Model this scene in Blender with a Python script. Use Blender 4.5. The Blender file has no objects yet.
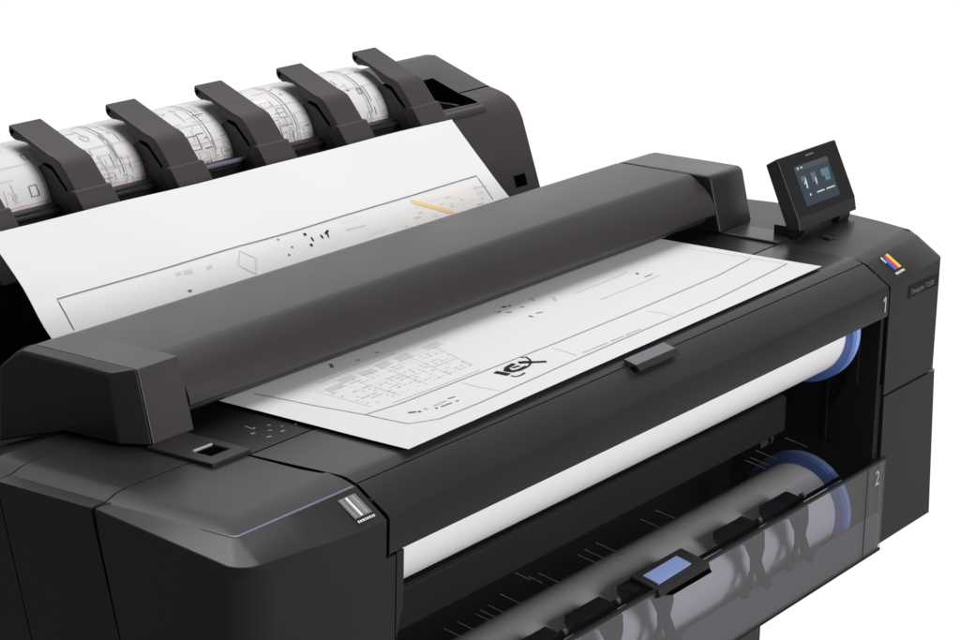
import bpy, bmesh, math, random
from mathutils import Vector, Matrix

random.seed(11)
scene = bpy.context.scene
C = scene.collection

# ------------------------------------------------------------------ materials
def nodes_of(name):
    m = bpy.data.materials.new(name)
    m.use_nodes = True
    nt = m.node_tree
    return m, nt, nt.nodes['Principled BSDF']

def plastic(name, col, rough=.45, grain=.06, scale=1400, spec=.5, var=.24):
    """moulded plastic: fine grain bump, faint unevenness of gloss and tone"""
    m, nt, b = nodes_of(name)
    N, L = nt.nodes, nt.links
    tc = N.new('ShaderNodeTexCoord')
    n1 = N.new('ShaderNodeTexNoise'); n1.inputs['Scale'].default_value = scale
    n1.inputs['Detail'].default_value = 3
    n2 = N.new('ShaderNodeTexNoise'); n2.inputs['Scale'].default_value = 7
    n2.inputs['Detail'].default_value = 4
    L.new(tc.outputs['Object'], n1.inputs['Vector'])
    L.new(tc.outputs['Object'], n2.inputs['Vector'])
    bp = N.new('ShaderNodeBump'); bp.inputs['Strength'].default_value = grain
    bp.inputs['Distance'].default_value = .0006
    L.new(n1.outputs['Fac'], bp.inputs['Height'])
    L.new(bp.outputs['Normal'], b.inputs['Normal'])
    mr = N.new('ShaderNodeMapRange')
    mr.inputs['To Min'].default_value = max(.02, rough-.06)
    mr.inputs['To Max'].default_value = rough+.06
    L.new(n2.outputs['Fac'], mr.inputs['Value'])
    L.new(mr.outputs['Result'], b.inputs['Roughness'])
    rp = N.new('ShaderNodeValToRGB')
    rp.color_ramp.elements[0].color = tuple(c*(1-var) for c in col)+(1,)
    rp.color_ramp.elements[1].color = tuple(c*(1+var) for c in col)+(1,)
    mx = N.new('ShaderNodeMath'); mx.operation = 'ADD'
    ms = N.new('ShaderNodeMath'); ms.operation = 'MULTIPLY'; ms.inputs[1].default_value = .5
    L.new(n1.outputs['Fac'], mx.inputs[0]); L.new(n2.outputs['Fac'], mx.inputs[1])
    L.new(mx.outputs[0], ms.inputs[0]); L.new(ms.outputs[0], rp.inputs['Fac'])
    L.new(rp.outputs['Color'], b.inputs['Base Color'])
    b.inputs['Specular IOR Level'].default_value = spec
    b.inputs['Specular Tint'].default_value = (1, .94, .945, 1)
    return m

def flat(name, col, rough=.5, spec=.5, emit=None, strength=1.0):
    m, nt, b = nodes_of(name)
    b.inputs['Base Color'].default_value = tuple(col)+(1,)
    b.inputs['Roughness'].default_value = rough
    b.inputs['Specular IOR Level'].default_value = spec
    if emit:
        b.inputs['Emission Color'].default_value = tuple(emit)+(1,)
        b.inputs['Emission Strength'].default_value = strength
    return m

def paper(name, col, tint=None):
    m, nt, b = nodes_of(name)
    N, L = nt.nodes, nt.links
    tc = N.new('ShaderNodeTexCoord')
    n = N.new('ShaderNodeTexNoise'); n.inputs['Scale'].default_value = 900
    n.inputs['Detail'].default_value = 4
    L.new(tc.outputs['Object'], n.inputs['Vector'])
    rp = N.new('ShaderNodeValToRGB')
    rp.color_ramp.elements[0].color = tuple(c*.985 for c in col)+(1,)
    rp.color_ramp.elements[1].color = tuple(min(1, c*1.01) for c in col)+(1,)
    L.new(n.outputs['Fac'], rp.inputs['Fac']); L.new(rp.outputs['Color'], b.inputs['Base Color'])
    bp = N.new('ShaderNodeBump'); bp.inputs['Strength'].default_value = .03
    bp.inputs['Distance'].default_value = .0003
    L.new(n.outputs['Fac'], bp.inputs['Height']); L.new(bp.outputs['Normal'], b.inputs['Normal'])
    b.inputs['Roughness'].default_value = .75
    b.inputs['Specular IOR Level'].default_value = .25
    return m

def smoked(name, tint, haze_col, haze, rough=.06):
    """smoke-tinted clear plastic: lets light through darkened, with a diffuse haze painted in for the reflected veil, glossy"""
    m = bpy.data.materials.new(name); m.use_nodes = True
    nt = m.node_tree; N, L = nt.nodes, nt.links
    N.remove(N['Principled BSDF'])
    out = N['Material Output']
    tr = N.new('ShaderNodeBsdfTransparent'); tr.inputs['Color'].default_value = tuple(tint)+(1,)
    df = N.new('ShaderNodeBsdfDiffuse'); df.inputs['Color'].default_value = tuple(haze_col)+(1,)  # haze colour stands in for the pale veil of reflections on the cover
    gl = N.new('ShaderNodeBsdfGlossy'); gl.inputs['Roughness'].default_value = rough
    m1 = N.new('ShaderNodeMixShader'); m1.inputs['Fac'].default_value = haze
    L.new(tr.outputs[0], m1.inputs[1]); L.new(df.outputs[0], m1.inputs[2])
    lw = N.new('ShaderNodeLayerWeight'); lw.inputs['Blend'].default_value = .5
    pw = N.new('ShaderNodeMath'); pw.operation = 'POWER'; pw.inputs[1].default_value = 5
    fr = N.new('ShaderNodeMath'); fr.operation = 'MULTIPLY_ADD'
    fr.inputs[1].default_value = .5; fr.inputs[2].default_value = .02
    L.new(lw.outputs['Facing'], pw.inputs[0]); L.new(pw.outputs[0], fr.inputs[0])
    m2 = N.new('ShaderNodeMixShader')
    L.new(fr.outputs[0], m2.inputs['Fac']); L.new(m1.outputs[0], m2.inputs[1]); L.new(gl.outputs[0], m2.inputs[2])
    L.new(m2.outputs[0], out.inputs['Surface'])
    return m

BODY = (.0235, .0205, .0205)
M = {
    'body': plastic('charcoal_plastic', BODY, .30, .06, 800, spec=.31),
    'body_smooth': plastic('smooth_charcoal_plastic', (.0235, .0205, .0205), .27, .04, 1000, spec=.29),
    'lid': plastic('lid_plastic', (.031, .0272, .0272), .37, .06, 800, spec=.45),
    'arm': plastic('grey_plastic', (.046, .0415, .040), .42, .05, 1000, spec=.4),
    'dark': plastic('dark_plastic', (.016, .015, .015), .4, .04),
    'inside': plastic('inner_black_plastic', (.006, .0055, .006), .6, .03),
    'strip': plastic('strip_plastic', (.009, .008, .008), .5, .03, spec=.25),
    'traygrey': plastic('grey_tray_plastic', (.13, .125, .126), .5, .05),
    'gap': flat('gap_black', (.002, .002, .002), .9, .0),
    'gloss': flat('gloss_black', (.010, .010, .011), .12, .5),
    'bed': plastic('bed_black', (.006, .0055, .0055), .34, .02, spec=.3),
    'accent': flat('blue_grey_trim', (.15, .15, .23), .3),
    'silver': flat('silver_trim', (.45, .45, .47), .3),
    'pewter': plastic('pewter_plastic', (.10, .10, .12), .22, .02, spec=.6),
    'paper': paper('white_paper', (.755, .755, .76)),
    'rollpaper': paper('roll_paper', (.86, .86, .865)),
    'stackpaper': paper('stacked_paper', (.70, .685, .69)),
    'blue': plastic('blue_plastic', (.13, .235, .60), .35, .02, var=.05),
    'bluelight': plastic('light_blue_plastic', (.30, .42, .84), .3, .02, var=.05),
    'bluetag': flat('blue_tag', (.30, .39, .74), .5),
    'white': flat('white_print', (.75, .75, .75), .5),
    'number': flat('number_print', (.48, .48, .48), .5),
    'greyprint': flat('grey_print', (.30, .30, .30), .5),
    'midprint': flat('mid_print', (.16, .155, .15), .5),
    'markprint': flat('mark_print', (.19, .185, .18), .5),
    'line': flat('ink_line', (.20, .20, .205), .8, .1),
    'pale': flat('ink_pale', (.55, .55, .55), .8, .1),
    'pale2': flat('ink_grey_text', (.60, .60, .60), .8, .1),
    'faint': flat('ink_faint', (.73, .73, .73), .8, .1),
    'mid': flat('ink_mid', (.16, .16, .17), .8, .1),
    'ink': flat('ink_black', (.015, .015, .016), .7, .1),
    'yellow': flat('ink_yellow', (.82, .62, .26), .8, .1),
    'tint': flat('ink_peach', (.80, .755, .735), .8, .1),
    'red': flat('ink_red', (.60, .38, .38), .8, .1),
    'cyan_c': flat('print_blue', (.03, .12, .45), .5),
    'mag_c': flat('print_magenta', (.55, .03, .12), .5),
    'yel_c': flat('print_yellow', (.85, .50, .06), .5),
    'lil_c': flat('print_lilac', (.55, .58, .75), .5),
    'front_smoke': smoked('smoked_front_plastic', (.90, .89, .93), (.33, .325, .325), .2),
    'top_smoke': smoked('smoked_top_plastic', (.82, .815, .82), (.06, .06, .06), .05),
    'screen': flat('screen_glow', (.01, .012, .015), .15, .5, (.028, .042, .055), 1.0),
    'ui_white': flat('screen_white', (.02, .02, .02), .2, .5, (.55, .62, .66), 1.0),
    'ui_dim': flat('screen_grey', (.02, .02, .02), .2, .5, (.10, .13, .16), 1.0),
    'ui_teal': flat('screen_teal', (.02, .02, .02), .2, .5, (.09, .18, .23), 1.0),
    'bar': flat('screen_bar', (.02, .02, .02), .2, .5, (.05, .056, .07), 1.0),
}

# ------------------------------------------------------------------ helpers
def obj(name, bm, mat, parent=None, bevel=0, seg=2, angle=38):
    bmesh.ops.recalc_face_normals(bm, faces=bm.faces)
    me = bpy.data.meshes.new(name)
    bm.to_mesh(me); bm.free()
    for mm in (mat if isinstance(mat, (list, tuple)) else [mat]):
        me.materials.append(mm)
    me.polygons.foreach_set('use_smooth', [True]*len(me.polygons))
    me.set_sharp_from_angle(angle=math.radians(angle))
    o = bpy.data.objects.new(name, me)
    C.objects.link(o)
    if bevel:
        b = o.modifiers.new('bevel', 'BEVEL')
        b.width = bevel; b.segments = seg; b.limit_method = 'ANGLE'
        b.angle_limit = math.radians(28)
        b.harden_normals = True
        b.use_clamp_overlap = True
    if parent is not None:
        o.parent = parent
        o.matrix_parent_inverse = Matrix.Translation(-world_loc(parent))
    return o

def world_loc(o):
    """parts keep world coordinates in their meshes, so only a top-level parent has an offset"""
    return Vector(o.location) if o.parent is None else Vector((0, 0, 0))

def rings(rs, bm=None, caps=True):
    """bridge rings of points with equal counts"""
    bm = bm or bmesh.new()
    vs = [[bm.verts.new(p) for p in r] for r in rs]
    n = len(rs[0])
    for a, b in zip(vs, vs[1:]):
        for i in range(n):
            bm.faces.new((a[i], a[(i+1) % n], b[(i+1) % n], b[i]))
    if caps:
        bm.faces.new(vs[0]); bm.faces.new(vs[-1])
    return bm

def prof(pts, x0, x1, bm=None):
    """profile in (Y, Z) run along X"""
    return rings([[(x0, y, z) for y, z in pts], [(x1, y, z) for y, z in pts]], bm)

def box(x0, x1, y0, y1, z0, z1, bm=None):
    return prof([(y0, z0), (y1, z0), (y1, z1), (y0, z1)], x0, x1, bm)

def tube(p, q, r, n=20, bm=None, r2=None):
    p, q = Vector(p), Vector(q)
    d = (q-p).normalized()
    u = d.orthogonal().normalized(); v = d.cross(u)
    r2 = r if r2 is None else r2
    ra = [p+u*r*math.cos(2*math.pi*i/n)+v*r*math.sin(2*math.pi*i/n) for i in range(n)]
    rb = [q+u*r2*math.cos(2*math.pi*i/n)+v*r2*math.sin(2*math.pi*i/n) for i in range(n)]
    return rings([ra, rb], bm)

def annulus(cx0, cx1, cy, cz, ro, ri, n=72, bm=None):
    bm = bm or bmesh.new()
    def ring(x, r): return [bm.verts.new((x, cy+r*math.cos(2*math.pi*i/n), cz+r*math.sin(2*math.pi*i/n))) for i in range(n)]
    a, b, c, d = ring(cx0, ro), ring(cx1, ro), ring(cx1, ri), ring(cx0, ri)
    for p, q in ((a, b), (b, c), (c, d), (d, a)):
        for i in range(n):
            bm.faces.new((p[i], p[(i+1) % n], q[(i+1) % n], q[i]))
    return bm

def slab(poly, off, bm=None):
    """flat polygon of 3D points thickened by vector off"""
    off = Vector(off)
    return rings([poly, [Vector(p)+off for p in poly]], bm)

def tag(o, label=None, cat=None, group=None, kind=None):
    for k, v in (('label', label), ('category', cat), ('group', group), ('kind', kind)):
        if v: o[k] = v
    return o

def empty(name, loc, label, cat, group=None):
    o = bpy.data.objects.new(name, None)
    o.empty_display_size = .1
    C.objects.link(o); o.location = loc
    return tag(o, label, cat, group)

def text(name, s, size, origin, right, up, mat, parent, thick=.0003, stretch=1.0, bold=0):
    cu = bpy.data.curves.new(name, 'FONT')
    cu.body = s; cu.size = size; cu.extrude = thick; cu.offset = bold
    tmp = bpy.data.objects.new(name, cu); C.objects.link(tmp)
    dg = bpy.context.evaluated_depsgraph_get()
    me = bpy.data.meshes.new_from_object(tmp.evaluated_get(dg))
    bpy.data.objects.remove(tmp)
    r, u = Vector(right).normalized(), Vector(up).normalized()
    n = r.cross(u)
    mt = Matrix((( *(r*stretch), 0), (*u, 0), (*n, 0), (0, 0, 0, 1))).transposed()
    mt = Matrix.Translation(Vector(origin)) @ Matrix(((r.x*stretch, u.x, n.x, 0), (r.y*stretch, u.y, n.y, 0), (r.z*stretch, u.z, n.z, 0), (0, 0, 0, 1)))
    me.transform(mt)
    me.materials.clear(); me.materials.append(mat)
    o = bpy.data.objects.new(name, me); C.objects.link(o)
    o.parent = parent
    o.matrix_parent_inverse = Matrix.Translation(-world_loc(parent))
    return o


SHEET_L = [(.044,.8618),(.10,.8612),(.27,.861),(.36,.861),(.43,.857),(.475,.858),(.5195,.8876),(.557,.9337),(.605,.982)]
SHEET_R = [(.058,.8615),(.10,.8612),(.27,.861),(.36,.861),(.43,.856),(.475,.852),(.5216,.8764),(.5731,.9248),(.62,.9716)]
XL = [.2965,.298,.302,.302,.302,.302,.302,.301,.300]
XR = [1.1785,1.177,1.173,1.174,1.176,1.178,1.18,1.18,1.18]

def cr(a, b, c, d, u):
    return .5*((2*b)+(-a+c)*u+(2*a-5*b+4*c-d)*u*u+(-a+3*b-3*c+d)*u**3)

def curve(L, t):
    n = len(L)-1
    t = min(max(t, 0.0), 1.0)*n
    i = min(int(t), n-1)
    u = t-i
    g = lambda k: L[min(max(k, 0), n)]
    a, b, c, d = g(i-1), g(i), g(i+1), g(i+2)
    if isinstance(b, tuple):
        return tuple(cr(a[k], b[k], c[k], d[k], u) for k in range(2))
    return cr(a, b, c, d, u)

def sheet(s, t):
    """point of the scanned sheet; s across (0 left .. 1 right), t along its path (0 front .. 1 back)"""
    l = curve(SHEET_L, t)
    r = curve(SHEET_R, t)
    x = curve(XL, t)*(1-s)+curve(XR, t)*s
    # the standing part is not quite flat: slow waves across the sheet
    k = min(max((t-.62)/.25, 0.0), 1.0)
    wv = k*(.0016*math.sin(8.5*s+.8)+.0009*math.sin(21*s+9*t))
    return (x, l[0]*(1-s)+r[0]*s-.7*wv, l[1]*(1-s)+r[1]*s+.7*wv)

STROKES = [
    ('line', 0.0011, [(0.046, 0.2508), (0.0543, 0.2013), (0.0654, 0.1598), (0.0703, 0.1137)]),
    ('line', 0.0011, [(0.0703, 0.1137), (0.1074, 0.09), (0.1843, 0.0868), (0.3622, 0.0947), (0.5546, 0.0996), (0.7559, 0.1021), (0.9824, 0.1215)]),
    ('line', 0.0011, [(0.0654, 0.1598), (0.1232, 0.1555), (0.2812, 0.1538), (0.4541, 0.1524), (0.6489, 0.1532), (0.8629, 0.1563), (0.9755, 0.1632)]),
    ('pale', 0.0009, [(0.1211, 0.1609), (0.2085, 0.1583), (0.2913, 0.1583)]),
    ('pale', 0.0008, [(0.2346, 0.1496), (0.2336, 0.1315), (0.2369, 0.0988)]),
    ('pale', 0.0008, [(0.4244, 0.1473), (0.4206, 0.1292), (0.4145, 0.1073)]),
    ('pale', 0.0008, [(0.6454, 0.1455), (0.6484, 0.13), (0.6455, 0.1084)]),
    ('pale', 0.0008, [(0.9824, 0.1215), (0.9795, 0.1739), (0.9736, 0.218)]),
    ('pale', 0.001, [(0.1278, 0.2273), (0.1831, 0.2287), (0.2318, 0.228), (0.2844, 0.2297)]),
    ('pale', 0.001, [(0.6643, 0.2167), (0.7247, 0.2165), (0.8045, 0.2189)]),
    ('pale', 0.001, [(0.6542, 0.1915), (0.759, 0.1922), (0.8181, 0.1941)]),
    ('ink', 0.004, [(0.2933, 0.1435), (0.2964, 0.13)]),
    ('ink', 0.0085, [(0.2946, 0.1451), (0.2961, 0.1394), (0.2962, 0.1302)]),
    ('ink', 0.0055, [(0.3378, 0.1463), (0.3186, 0.1444), (0.3076, 0.1399), (0.3088, 0.1336), (0.3217, 0.131), (0.339, 0.1323)]),
    ('ink', 0.0065, [(0.3152, 0.1427), (0.3098, 0.1388), (0.3122, 0.1355)]),
    ('ink', 0.0032, [(0.3215, 0.1398), (0.3351, 0.139)]),
    ('ink', 0.0058, [(0.3447, 0.1449), (0.3549, 0.1374), (0.3704, 0.1252)]),
    ('ink', 0.008, [(0.3451, 0.1446), (0.3526, 0.1407), (0.3576, 0.1353)]),
    ('ink', 0.0022, [(0.3642, 0.1514), (0.3709, 0.1495), (0.3641, 0.1421), (0.3504, 0.1344), (0.3381, 0.1305)]),
    ('ink', 0.0022, [(0.2945, 0.1262), (0.2949, 0.1191), (0.3037, 0.1176), (0.3152, 0.1197)]),
    ('mid', 0.004, [(0.1026, 0.136), (0.111, 0.1323)]),
    ('mid', 0.004, [(0.1124, 0.1307), (0.1158, 0.1291)]),
    ('pale', 0.006, [(0.1257, 0.1318), (0.1286, 0.1286)]),
    ('ink', 0.0028, [(0.1352, 0.1229), (0.1375, 0.1218)]),
    ('pale', 0.003, [(0.142, 0.1296), (0.1659, 0.1298)]),
    ('mid', 0.002, [(0.1736, 0.1321), (0.1849, 0.1304)]),
    ('mid', 0.002, [(0.144, 0.1214), (0.1642, 0.1202)]),
    ('mid', 0.0022, [(0.1717, 0.1198), (0.176, 0.1186)]),
    ('ink', 0.005, [(0.5438, 0.2408), (0.5434, 0.2377)]),
    ('ink', 0.004, [(0.5529, 0.2383), (0.5545, 0.2368)]),
    ('mid', 0.003, [(0.5174, 0.2337), (0.5239, 0.2335)]),
    ('mid', 0.003, [(0.5248, 0.2277), (0.5297, 0.2248)]),
    ('mid', 0.003, [(0.5289, 0.2086), (0.5281, 0.2047)]),
    ('mid', 0.0018, [(0.5447, 0.2083), (0.5565, 0.2065)]),
    ('mid', 0.003, [(0.5575, 0.2276), (0.5613, 0.2262)]),
    ('pale', 0.003, [(0.6047, 0.2379), (0.5954, 0.2295)]),
    ('pale', 0.002, [(0.6275, 0.2246), (0.613, 0.216)]),
    ('ink', 0.0045, [(0.8039, 0.2111), (0.8042, 0.2089)]),
    ('mid', 0.0018, [(0.7957, 0.2001), (0.8135, 0.1998)]),
    ('mid', 0.003, [(0.1969, 0.255), (0.1853, 0.245)]),
    ('mid', 0.0025, [(0.2286, 0.2422), (0.2326, 0.2411)]),
    ('mid', 0.0025, [(0.2684, 0.2435), (0.2725, 0.2417)]),
    ('pale2', 0.0023, [(0.4301, 0.1088), (0.4316, 0.1088)]),
    ('pale2', 0.0024, [(0.4329, 0.1088), (0.4347, 0.1088)]),
    ('pale2', 0.0028, [(0.436, 0.1088), (0.4372, 0.1088)]),
    ('pale2', 0.0033, [(0.4385, 0.1087), (0.4413, 0.1087)]),
    ('pale2', 0.0025, [(0.4427, 0.1087), (0.4452, 0.1087)]),
    ('pale2', 0.0026, [(0.4465, 0.1087), (0.4486, 0.1087)]),
    ('pale2', 0.0023, [(0.4499, 0.1087), (0.4513, 0.1087)]),
    ('pale2', 0.0035, [(0.4527, 0.1087), (0.4541, 0.1087)]),
    ('pale2', 0.0033, [(0.4555, 0.1087), (0.4581, 0.1087)]),
    ('pale2', 0.0025, [(0.4595, 0.1087), (0.462, 0.1086)]),
    ('pale2', 0.0031, [(0.4634, 0.1086), (0.4651, 0.1086)]),
    ('pale2', 0.0034, [(0.4664, 0.1086), (0.4689, 0.1086)]),
    ('pale2', 0.0023, [(0.4702, 0.1086), (0.473, 0.1086)]),
    ('pale2', 0.0031, [(0.4743, 0.1086), (0.4766, 0.1086)]),
    ('pale2', 0.0024, [(0.4779, 0.1086), (0.48, 0.1086)]),
    ('pale2', 0.0023, [(0.4814, 0.1086), (0.4833, 0.1086)]),
    ('pale2', 0.0034, [(0.4847, 0.1085), (0.4876, 0.1085)]),
    ('pale2', 0.003, [(0.4955, 0.1085), (0.4984, 0.1085)]),
    ('pale2', 0.0034, [(0.4997, 0.1085), (0.5025, 0.1085)]),
    ('pale2', 0.0028, [(0.5039, 0.1085), (0.506, 0.1085)]),
    ('pale2', 0.0028, [(0.5074, 0.1084), (0.5096, 0.1084)]),
    ('pale2', 0.0026, [(0.511, 0.1084), (0.5124, 0.1084)]),
    ('pale2', 0.0023, [(0.5138, 0.1084), (0.5165, 0.1084)]),
    ('pale2', 0.0031, [(0.5179, 0.1084), (0.5191, 0.1084)]),
    ('pale2', 0.0029, [(0.5205, 0.1084), (0.5221, 0.1084)]),
    ('pale2', 0.0027, [(0.5235, 0.1084), (0.5255, 0.1084)]),
    ('pale2', 0.0028, [(0.5314, 0.1083), (0.5329, 0.1083)]),
    ('pale2', 0.0031, [(0.5343, 0.1083), (0.5358, 0.1083)]),
    ('pale2', 0.0027, [(0.5372, 0.1083), (0.5389, 0.1083)]),
    ('pale2', 0.0026, [(0.5403, 0.1083), (0.5429, 0.1083)]),
    ('pale2', 0.0035, [(0.5443, 0.1083), (0.5465, 0.1083)]),
    ('pale2', 0.0023, [(0.5479, 0.1083), (0.5492, 0.1083)]),
    ('pale2', 0.0033, [(0.5506, 0.1083), (0.5522, 0.1083)]),
    ('pale2', 0.0025, [(0.5536, 0.1082), (0.556, 0.1082)]),
    ('pale2', 0.0024, [(0.5574, 0.1082), (0.5592, 0.1082)]),
    ('pale2', 0.0023, [(0.5606, 0.1082), (0.5626, 0.1082)]),
    ('pale2', 0.0035, [(0.564, 0.1082), (0.5666, 0.1082)]),
    ('faint', 0.0012, [(0.1042, 0.2138), (0.1121, 0.2138)]),
    ('pale', 0.0022, [(0.1032, 0.2048), (0.1111, 0.2049)]),
    ('pale2', 0.0023, [(0.1021, 0.1961), (0.1058, 0.1961)]),
    ('pale2', 0.0016, [(0.1006, 0.1833), (0.1046, 0.1833)]),
    ('faint', 0.0024, [(0.1001, 0.179), (0.1052, 0.179)]),
    ('pale2', 0.0017, [(0.0996, 0.1746), (0.105, 0.1747)]),
    ('pale2', 0.0013, [(0.1116, 0.1876), (0.1161, 0.1876)]),
    ('pale', 0.002, [(0.1109, 0.1833), (0.1184, 0.1833)]),
    ('pale2', 0.0017, [(0.109, 0.1703), (0.1147, 0.1703)]),
    ('pale', 0.0014, [(0.126, 0.2093), (0.1345, 0.2093)]),
    ('pale', 0.0022, [(0.1236, 0.1962), (0.1314, 0.1962)]),
    ('pale', 0.0024, [(0.1213, 0.1833), (0.1276, 0.1833)]),
    ('pale2', 0.0018, [(0.1205, 0.179), (0.1285, 0.179)]),
    ('pale2', 0.0016, [(0.1381, 0.2139), (0.1472, 0.2139)]),
    ('faint', 0.0022, [(0.1372, 0.2093), (0.1455, 0.2093)]),
    ('faint', 0.0016, [(0.1363, 0.2049), (0.1436, 0.2049)]),
    ('faint', 0.0024, [(0.1344, 0.1962), (0.1428, 0.1962)]),
    ('pale2', 0.0021, [(0.1335, 0.1919), (0.137, 0.1919)]),
    ('pale', 0.0019, [(0.1317, 0.1833), (0.1399, 0.1834)]),
    ('pale2', 0.0022, [(0.1308, 0.179), (0.1392, 0.1791)]),
    ('pale', 0.0022, [(0.1496, 0.2139), (0.1546, 0.2139)]),
    ('pale2', 0.0023, [(0.1485, 0.2093), (0.1574, 0.2094)]),
    ('pale', 0.0023, [(0.1453, 0.1962), (0.154, 0.1962)]),
    ('pale2', 0.0018, [(0.1443, 0.1919), (0.148, 0.1919)]),
    ('pale2', 0.0012, [(0.1432, 0.1876), (0.15, 0.1877)]),
    ('faint', 0.0022, [(0.1412, 0.1791), (0.1494, 0.1791)]),
    ('pale', 0.0017, [(0.1401, 0.1747), (0.1437, 0.1748)]),
    ('pale2', 0.0021, [(0.1391, 0.1704), (0.1439, 0.1704)]),
    ('pale2', 0.0013, [(0.1611, 0.2139), (0.1671, 0.2139)]),
    ('pale', 0.0017, [(0.1599, 0.2094), (0.1688, 0.2094)]),
    ('pale2', 0.002, [(0.1587, 0.2049), (0.1648, 0.2049)]),
    ('pale2', 0.0016, [(0.1563, 0.1962), (0.1603, 0.1962)]),
    ('faint', 0.0015, [(0.1539, 0.1877), (0.159, 0.1877)]),
    ('pale2', 0.0012, [(0.1527, 0.1834), (0.1559, 0.1834)]),
    ('pale', 0.0021, [(0.1516, 0.1791), (0.1578, 0.1791)]),
    ('pale2', 0.0017, [(0.1504, 0.1748), (0.1565, 0.1748)]),
    ('pale2', 0.0019, [(0.1699, 0.2049), (0.1734, 0.2049)]),
    ('faint', 0.0023, [(0.1673, 0.1962), (0.1734, 0.1963)]),
    ('pale', 0.0017, [(0.166, 0.192), (0.1719, 0.192)]),
    ('faint', 0.0014, [(0.1633, 0.1834), (0.1723, 0.1834)]),
    ('faint', 0.0014, [(0.1594, 0.1704), (0.1635, 0.1704)]),
    ('pale2', 0.0013, [(0.1843, 0.2139), (0.1921, 0.2139)]),
    ('faint', 0.002, [(0.1828, 0.2094), (0.192, 0.2094)]),
    ('pale2', 0.0019, [(0.1813, 0.205), (0.1866, 0.205)]),
    ('faint', 0.0022, [(0.1784, 0.1963), (0.1822, 0.1963)]),
    ('pale', 0.002, [(0.1769, 0.192), (0.1812, 0.192)]),
    ('pale2', 0.0014, [(0.1754, 0.1877), (0.1792, 0.1877)]),
    ('pale2', 0.0019, [(0.174, 0.1834), (0.1824, 0.1834)]),
    ('pale', 0.0023, [(0.1725, 0.1791), (0.1775, 0.1792)]),
    ('faint', 0.0015, [(0.1697, 0.1705), (0.174, 0.1705)]),
    ('pale', 0.0023, [(0.196, 0.2139), (0.2036, 0.2139)]),
    ('faint', 0.0015, [(0.1944, 0.2094), (0.2004, 0.2094)]),
    ('pale2', 0.0023, [(0.1927, 0.205), (0.1963, 0.205)]),
    ('pale', 0.0023, [(0.1895, 0.1963), (0.198, 0.1963)]),
    ('pale2', 0.0017, [(0.1879, 0.192), (0.1922, 0.192)]),
    ('faint', 0.0019, [(0.1863, 0.1877), (0.1934, 0.1877)]),
    ('faint', 0.0018, [(0.1847, 0.1835), (0.1885, 0.1835)]),
    ('pale2', 0.0014, [(0.1831, 0.1792), (0.1891, 0.1792)]),
    ('faint', 0.0012, [(0.2078, 0.2139), (0.2124, 0.214)]),
    ('faint', 0.0013, [(0.2042, 0.205), (0.209, 0.205)]),
    ('pale2', 0.0021, [(0.2007, 0.1963), (0.2081, 0.1963)]),
    ('pale2', 0.0019, [(0.199, 0.192), (0.2081, 0.192)]),
    ('pale2', 0.0018, [(0.1972, 0.1877), (0.2049, 0.1878)]),
    ('pale2', 0.0017, [(0.1938, 0.1792), (0.1998, 0.1792)]),
    ('faint', 0.0022, [(0.1903, 0.1705), (0.1964, 0.1705)]),
    ('pale', 0.0024, [(0.2196, 0.214), (0.2258, 0.214)]),
    ('pale2', 0.0013, [(0.2158, 0.205), (0.2212, 0.205)]),
    ('pale2', 0.0019, [(0.212, 0.1963), (0.2155, 0.1963)]),
    ('pale2', 0.0023, [(0.2101, 0.192), (0.2179, 0.192)]),
    ('pale', 0.0016, [(0.2082, 0.1878), (0.216, 0.1878)]),
    ('pale', 0.0019, [(0.2045, 0.1792), (0.2088, 0.1792)]),
    ('pale', 0.0019, [(0.2026, 0.1749), (0.2076, 0.1749)]),
    ('faint', 0.0021, [(0.2316, 0.214), (0.2369, 0.214)]),
    ('pale2', 0.0023, [(0.2295, 0.2095), (0.2385, 0.2095)]),
    ('pale2', 0.0019, [(0.2274, 0.205), (0.2366, 0.205)]),
    ('pale2', 0.0014, [(0.2233, 0.1963), (0.229, 0.1963)]),
    ('pale2', 0.0012, [(0.2193, 0.1878), (0.2276, 0.1878)]),
    ('pale2', 0.002, [(0.2172, 0.1835), (0.2226, 0.1835)]),
    ('pale2', 0.0013, [(0.2132, 0.1749), (0.2213, 0.175)]),
    ('pale2', 0.0012, [(0.2414, 0.2095), (0.2508, 0.2095)]),
    ('pale2', 0.0023, [(0.2391, 0.205), (0.244, 0.205)]),
    ('pale', 0.002, [(0.2347, 0.1964), (0.2401, 0.1964)]),
    ('pale', 0.0024, [(0.2326, 0.1921), (0.237, 0.1921)]),
    ('faint', 0.0019, [(0.2304, 0.1878), (0.239, 0.1878)]),
    ('pale2', 0.0012, [(0.2239, 0.175), (0.229, 0.175)]),
    ('faint', 0.0016, [(0.2218, 0.1706), (0.2304, 0.1706)]),
    ('pale', 0.0016, [(0.2557, 0.214), (0.2656, 0.214)]),
    ('pale2', 0.0012, [(0.2533, 0.2095), (0.2586, 0.2095)]),
    ('faint', 0.0013, [(0.2462, 0.1964), (0.2505, 0.1964)]),
    ('pale2', 0.002, [(0.2439, 0.1921), (0.2483, 0.1921)]),
    ('pale2', 0.0023, [(0.2416, 0.1878), (0.2465, 0.1878)]),
    ('faint', 0.0012, [(0.2392, 0.1836), (0.2433, 0.1836)]),
    ('pale2', 0.0015, [(0.2369, 0.1793), (0.2414, 0.1793)]),
    ('faint', 0.0016, [(0.2346, 0.175), (0.2386, 0.175)]),
    ('pale2', 0.002, [(0.2324, 0.1707), (0.2394, 0.1707)]),
    ('pale2', 0.0021, [(0.2678, 0.214), (0.2775, 0.214)]),
    ('faint', 0.0012, [(0.2653, 0.2095), (0.2734, 0.2095)]),
    ('faint', 0.0024, [(0.2628, 0.2051), (0.2685, 0.2051)]),
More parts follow.
